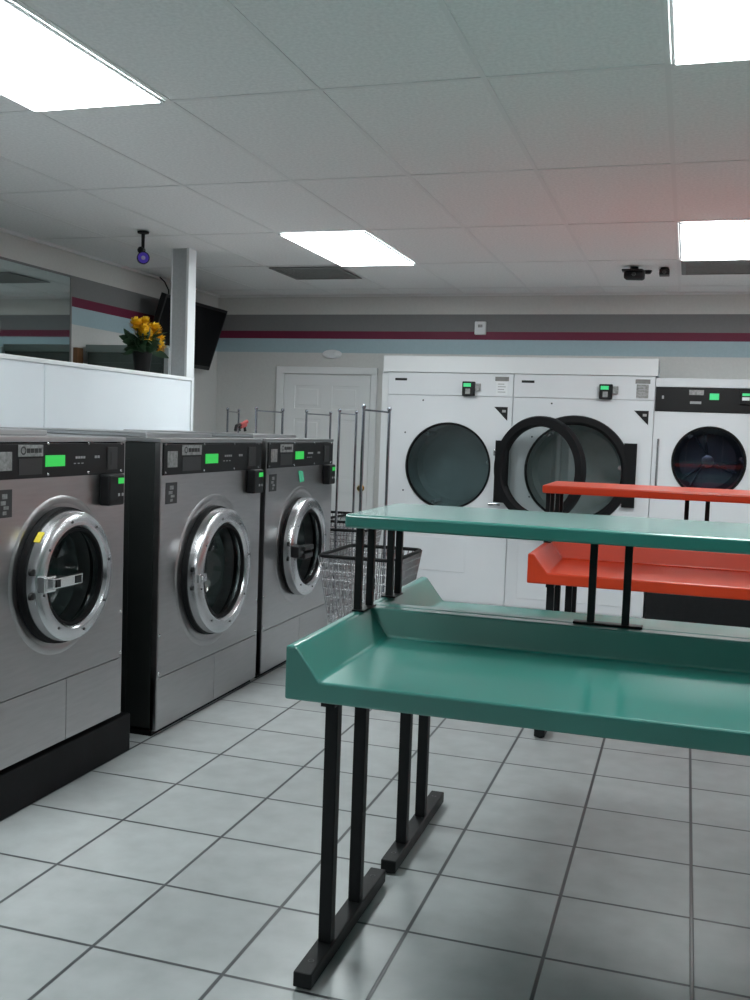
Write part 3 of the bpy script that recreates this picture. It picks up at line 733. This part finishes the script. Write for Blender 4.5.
t = thing('television', 'black flat television tilted down high in the back left corner', 'television', (XL + .012, 7.75, 2.235))
rot = math.radians(18)
def tvbox(name, m, x0, x1, y0, y1, z0, z1, par, bev=.004):
    b = NB(); box(b, x0, x1, y0, y1, z0, z1)
    bmesh.ops.transform(b, matrix=Matrix.Translation((.185, 0, 0)) @ Matrix.Rotation(rot, 4, 'Y'), verts=b.verts)
    return link(name, b, m, par, bevel=bev)
body = tvbox('housing', 'black', -.05, 0, -.56, .56, -.285, .285, t)
tvbox('screen', 'screen', .0, .002, -.535, .535, -.25, .26, body, 0)
b = NB(); box(b, 0, .02, -.1, .1, -.1, .12); box(b, .0, .15, -.03, .03, .0, .05); link('wall_bracket', b, 'black_metal', t)
b = NB(); tube(b, [(-4.33, 7.52, 2.695), (-4.30, 7.55, 2.66), (-4.30, 7.62, 2.60), (-4.32, 7.66, 2.52), (-4.335, 7.68, 2.40)], .006, 6)
tag(link('cable', b, 'cable', smooth=True), 'thin black cable dropping from the ceiling to the television', 'cable')

# vase of yellow flowers on the partition
t = thing('flower_pot', 'black pot of yellow flowers on top of the white partition', 'flower pot', (-3.50, 5.87, 1.80))
b = NB(); lathe(b, [(0, 0), (.045, 0), (.05, .005), (.062, .115), (.066, .12), (.066, .135), (.058, .135), (.056, .115), (0, .11)], (0, 0, 0), 'Z', 28); link('pot', b, 'pot', t, smooth=True)
b = NB(); random.seed(3)
def leaf(bm, p, d, L, w):
    d = Vector(d).normalized(); u, v = frame_for(d); a = random.random() * 6.3
    s = u * math.cos(a) + v * math.sin(a); n = d.cross(s)
    prev = None
    for k in range(5):
        f = k / 4; c = Vector(p) + d * L * f + n * (-.25 * L * f * f) ; ww = w * math.sin(PI * (.12 + .86 * f)) * .5
        ring = [bm.verts.new(c - s * ww), bm.verts.new(c + n * ww * .25), bm.verts.new(c + s * ww)]
        if prev:
            bm.faces.new((prev[0], prev[1], ring[1], ring[0])); bm.faces.new((prev[1], prev[2], ring[2], ring[1]))
        prev = ring
for i in range(70):
    a = random.random() * 2 * PI; el = random.uniform(-.2, .9)
    d = (math.cos(a), math.sin(a), el); r = random.uniform(.0, .06)
    leaf(b, (r * math.cos(a), r * math.sin(a), random.uniform(.12, .22)), d, random.uniform(.07, .14), random.uniform(.045, .065))
fo = link('foliage', b, 'leaf', t, smooth=True)
heads = [(-.02, -.05, .315), (.0, .02, .33), (.01, .08, .29), (.03, -.02, .27), (.04, .05, .245), (.05, .11, .235), (.02, .13, .19), (.06, -.05, .24), (-.05, .05, .28), (.075, .035, .29), (.07, .09, .18)]
b = NB()
for h in heads: tube(b, [(0, 0, .12), (h[0] * .5, h[1] * .5, .2), h], .003, 5)
link('stem', b, 'leaf', t, smooth=True)
for h in heads:
    b = NB(); c = Vector(h); R = .042 + random.uniform(0, .01)
    for i in range(58):            # pompon of small petals on a golden-angle sphere
        zf = 1 - 1.75 * (i + .5) / 58; a = i * 2.39996; rr0 = math.sqrt(max(0, 1 - zf * zf))
        d = Vector((rr0 * math.cos(a), rr0 * math.sin(a), zf)); s, n2 = frame_for(d)
        prev = None; tip = R * random.uniform(.85, 1.12)
        for q, (f, ww) in enumerate(((.25, .10), (.65, .24), (.92, .26), (1.0, .12))):
            p = c + d * tip * f + n2 * (.10 * R * math.sin(PI * f))
            rr = [b.verts.new(p - s * ww * R), b.verts.new(p + s * ww * R)]
            if prev: b.faces.new((prev[0], prev[1], rr[1], rr[0]))
            prev = rr
    lathe(b, [(0, R * .55), (R * .4, R * .35), (R * .5, 0), (R * .35, -R * .35), (0, -R * .5)], c, 'Z', 10)
    link('blossom', b, 'petal', t, smooth=True)

# ------------------------------------------------------------------ cameras and wall boxes
t = thing('security_camera', 'small bullet camera with purple lens ring hanging above the partition', 'security camera', (-3.42, 5.72, H))
b = NB(); lathe(b, [(0, -.006), (.038, -.006), (.036, -.018), (.012, -.024), (.010, -.14), (0, -.14)], (0, 0, 0), 'Z', 20); link('mount', b, 'black_metal', t, smooth=True)
b = NB(); lathe(b, [(0, -.025), (.02, -.018), (.026, 0), (.02, .018), (0, .025)], (-.01, 0, -.125), 'Y', 14); link('joint', b, 'black', t, smooth=True)
D = Vector((.55, -.83, -.12)).normalized(); R3 = D.to_track_quat('X', 'Z').to_matrix().to_4x4(); T3 = Matrix.Translation((0, 0, -.175)) @ R3
def cam_part(name, prof, m, par, seg=28):
    b = NB(); lathe(b, prof, (0, 0, 0), 'X', seg); bmesh.ops.transform(b, matrix=T3, verts=b.verts); return link(name, b, m, par, smooth=True)
cb = cam_part('camera_body', [(0, -.07), (.03, -.07), (.036, -.06), (.037, .05), (.04, .052), (.04, .075), (.034, .075), (.034, .062)], 'black', t)
cam_part('led_ring', [(.034, .066), (.014, .066)], 'purple', cb)
cam_part('lens', [(.014, .066), (.012, .072), (0, .076)], 'lens', cb)

def spot_cam(label, loc, s, kind):
    t = thing('security_camera', label, 'security camera', loc)
    b = NB(); lathe(b, [(0, 0), (.03 * s, 0), (.03 * s, -.01), (.01 * s, -.014), (.01 * s, -.03), (0, -.03)], (0, 0, 0), 'Z', 16); link('mount', b, 'black_metal', t, smooth=True)
    b = NB()
    if kind == 'wedge':
        lathe(b, [(0, -.07), (.022, -.07), (.036, -.05), (.04, .06), (.03, .075), (0, .075)], (0, 0, -.055), 'X', 18)
        box(b, -.085, .06, -.045, .045, -.03, -.018)
    else:
        box(b, -.035, .035, -.05, .05, -.055, -.015)
    cb = link('camera_body', b, 'black', t, smooth=True, bevel=.004)
    b = NB(); lathe(b, [(0, -.062 if kind != 'wedge' else -.05), (.012, -.06 if kind != 'wedge' else -.048), (.014, -.04)], (0, 0, -.036 if kind != 'wedge' else -.055), 'Y', 14); link('lens', b, 'dark_plate', cb, smooth=True)
spot_cam('larger black camera on the ceiling near the far right light', (-.43, 7.36, H - .007), 1, 'wedge')
spot_cam('small square black camera on the ceiling nearest the far right light', (-.225, 7.45, H), 1, 'box')
b = NB(); lathe(b, [(0, -.028), (.02, -.024), (.03, -.008), (.03, 0), (0, 0)], (0, 0, 0), 'Z', 16)
tag(link('cable_puck', b, 'black', loc=(-.345, 7.56, H), smooth=True), 'tiny black round puck on the ceiling between two cameras', 'cable fitting')

t = thing('thermostat', 'small white box on the grey stripe of the back wall', 'wall box', (-1.795, YB, 2.397))
b = NB(); box(b, -.05, .05, -.035, 0, -.057, .057); link('housing', b, 'white_paint', t, bevel=.006)
b = NB(); box(b, -.02, .02, -.037, -.035, .005, .03); link('window', b, 'plate', t)
t = thing('smoke_alarm', 'oval white alarm on the back wall above the door', 'alarm', (-3.18, YB, 2.155))
b = NB(); lathe(b, [(.075, 0), (.075, -.018), (.062, -.03), (.03, -.036), (0, -.036)], (0, 0, 0), 'Y', 32)
bmesh.ops.scale(b, vec=(1.25, 1, .55), verts=b.verts); link('cover', b, 'white_paint', t, smooth=True)
b = NB(); lathe(b, [(.012, -.036), (.008, -.040), (0, -.041)], (.03, 0, 0), 'Y', 12); link('test_button', b, 'white_paint', t, smooth=True)

# ------------------------------------------------------------------ world, camera, colour
w = bpy.data.worlds.new('world'); sc.world = w; w.use_nodes = True
w.node_tree.nodes['Background'].inputs[0].default_value = (.5, .55, .6, 1); w.node_tree.nodes['Background'].inputs[1].default_value = .2
r = Vector((0.95296497, 0.30101668, 0.03530903)); u = Vector((-0.05501999, 0.0572546, 0.99684237)); f = Vector((-0.29804457, 0.95189856, -0.07112356))
cd = bpy.data.cameras.new('camera'); cam = bpy.data.objects.new('camera', cd); COL.objects.link(cam)
cd.sensor_fit = 'VERTICAL'; cd.sensor_height = 36; cd.lens = 989.12 / 1000 * 36; cd.clip_start = .05
m4 = Matrix((r, u, -f)).transposed().to_4x4(); m4.translation = (0, 0, 1.475); cam.matrix_world = m4
sc.camera = cam
sc.cycles.max_bounces = 14; sc.cycles.diffuse_bounces = 8; sc.cycles.glossy_bounces = 5; sc.cycles.transparent_max_bounces = 12
sc.view_settings.view_transform = 'Standard'; sc.view_settings.look = 'None'; sc.view_settings.gamma = 1
sc.view_settings.use_curve_mapping = False; sc.view_settings.exposure = 0.0
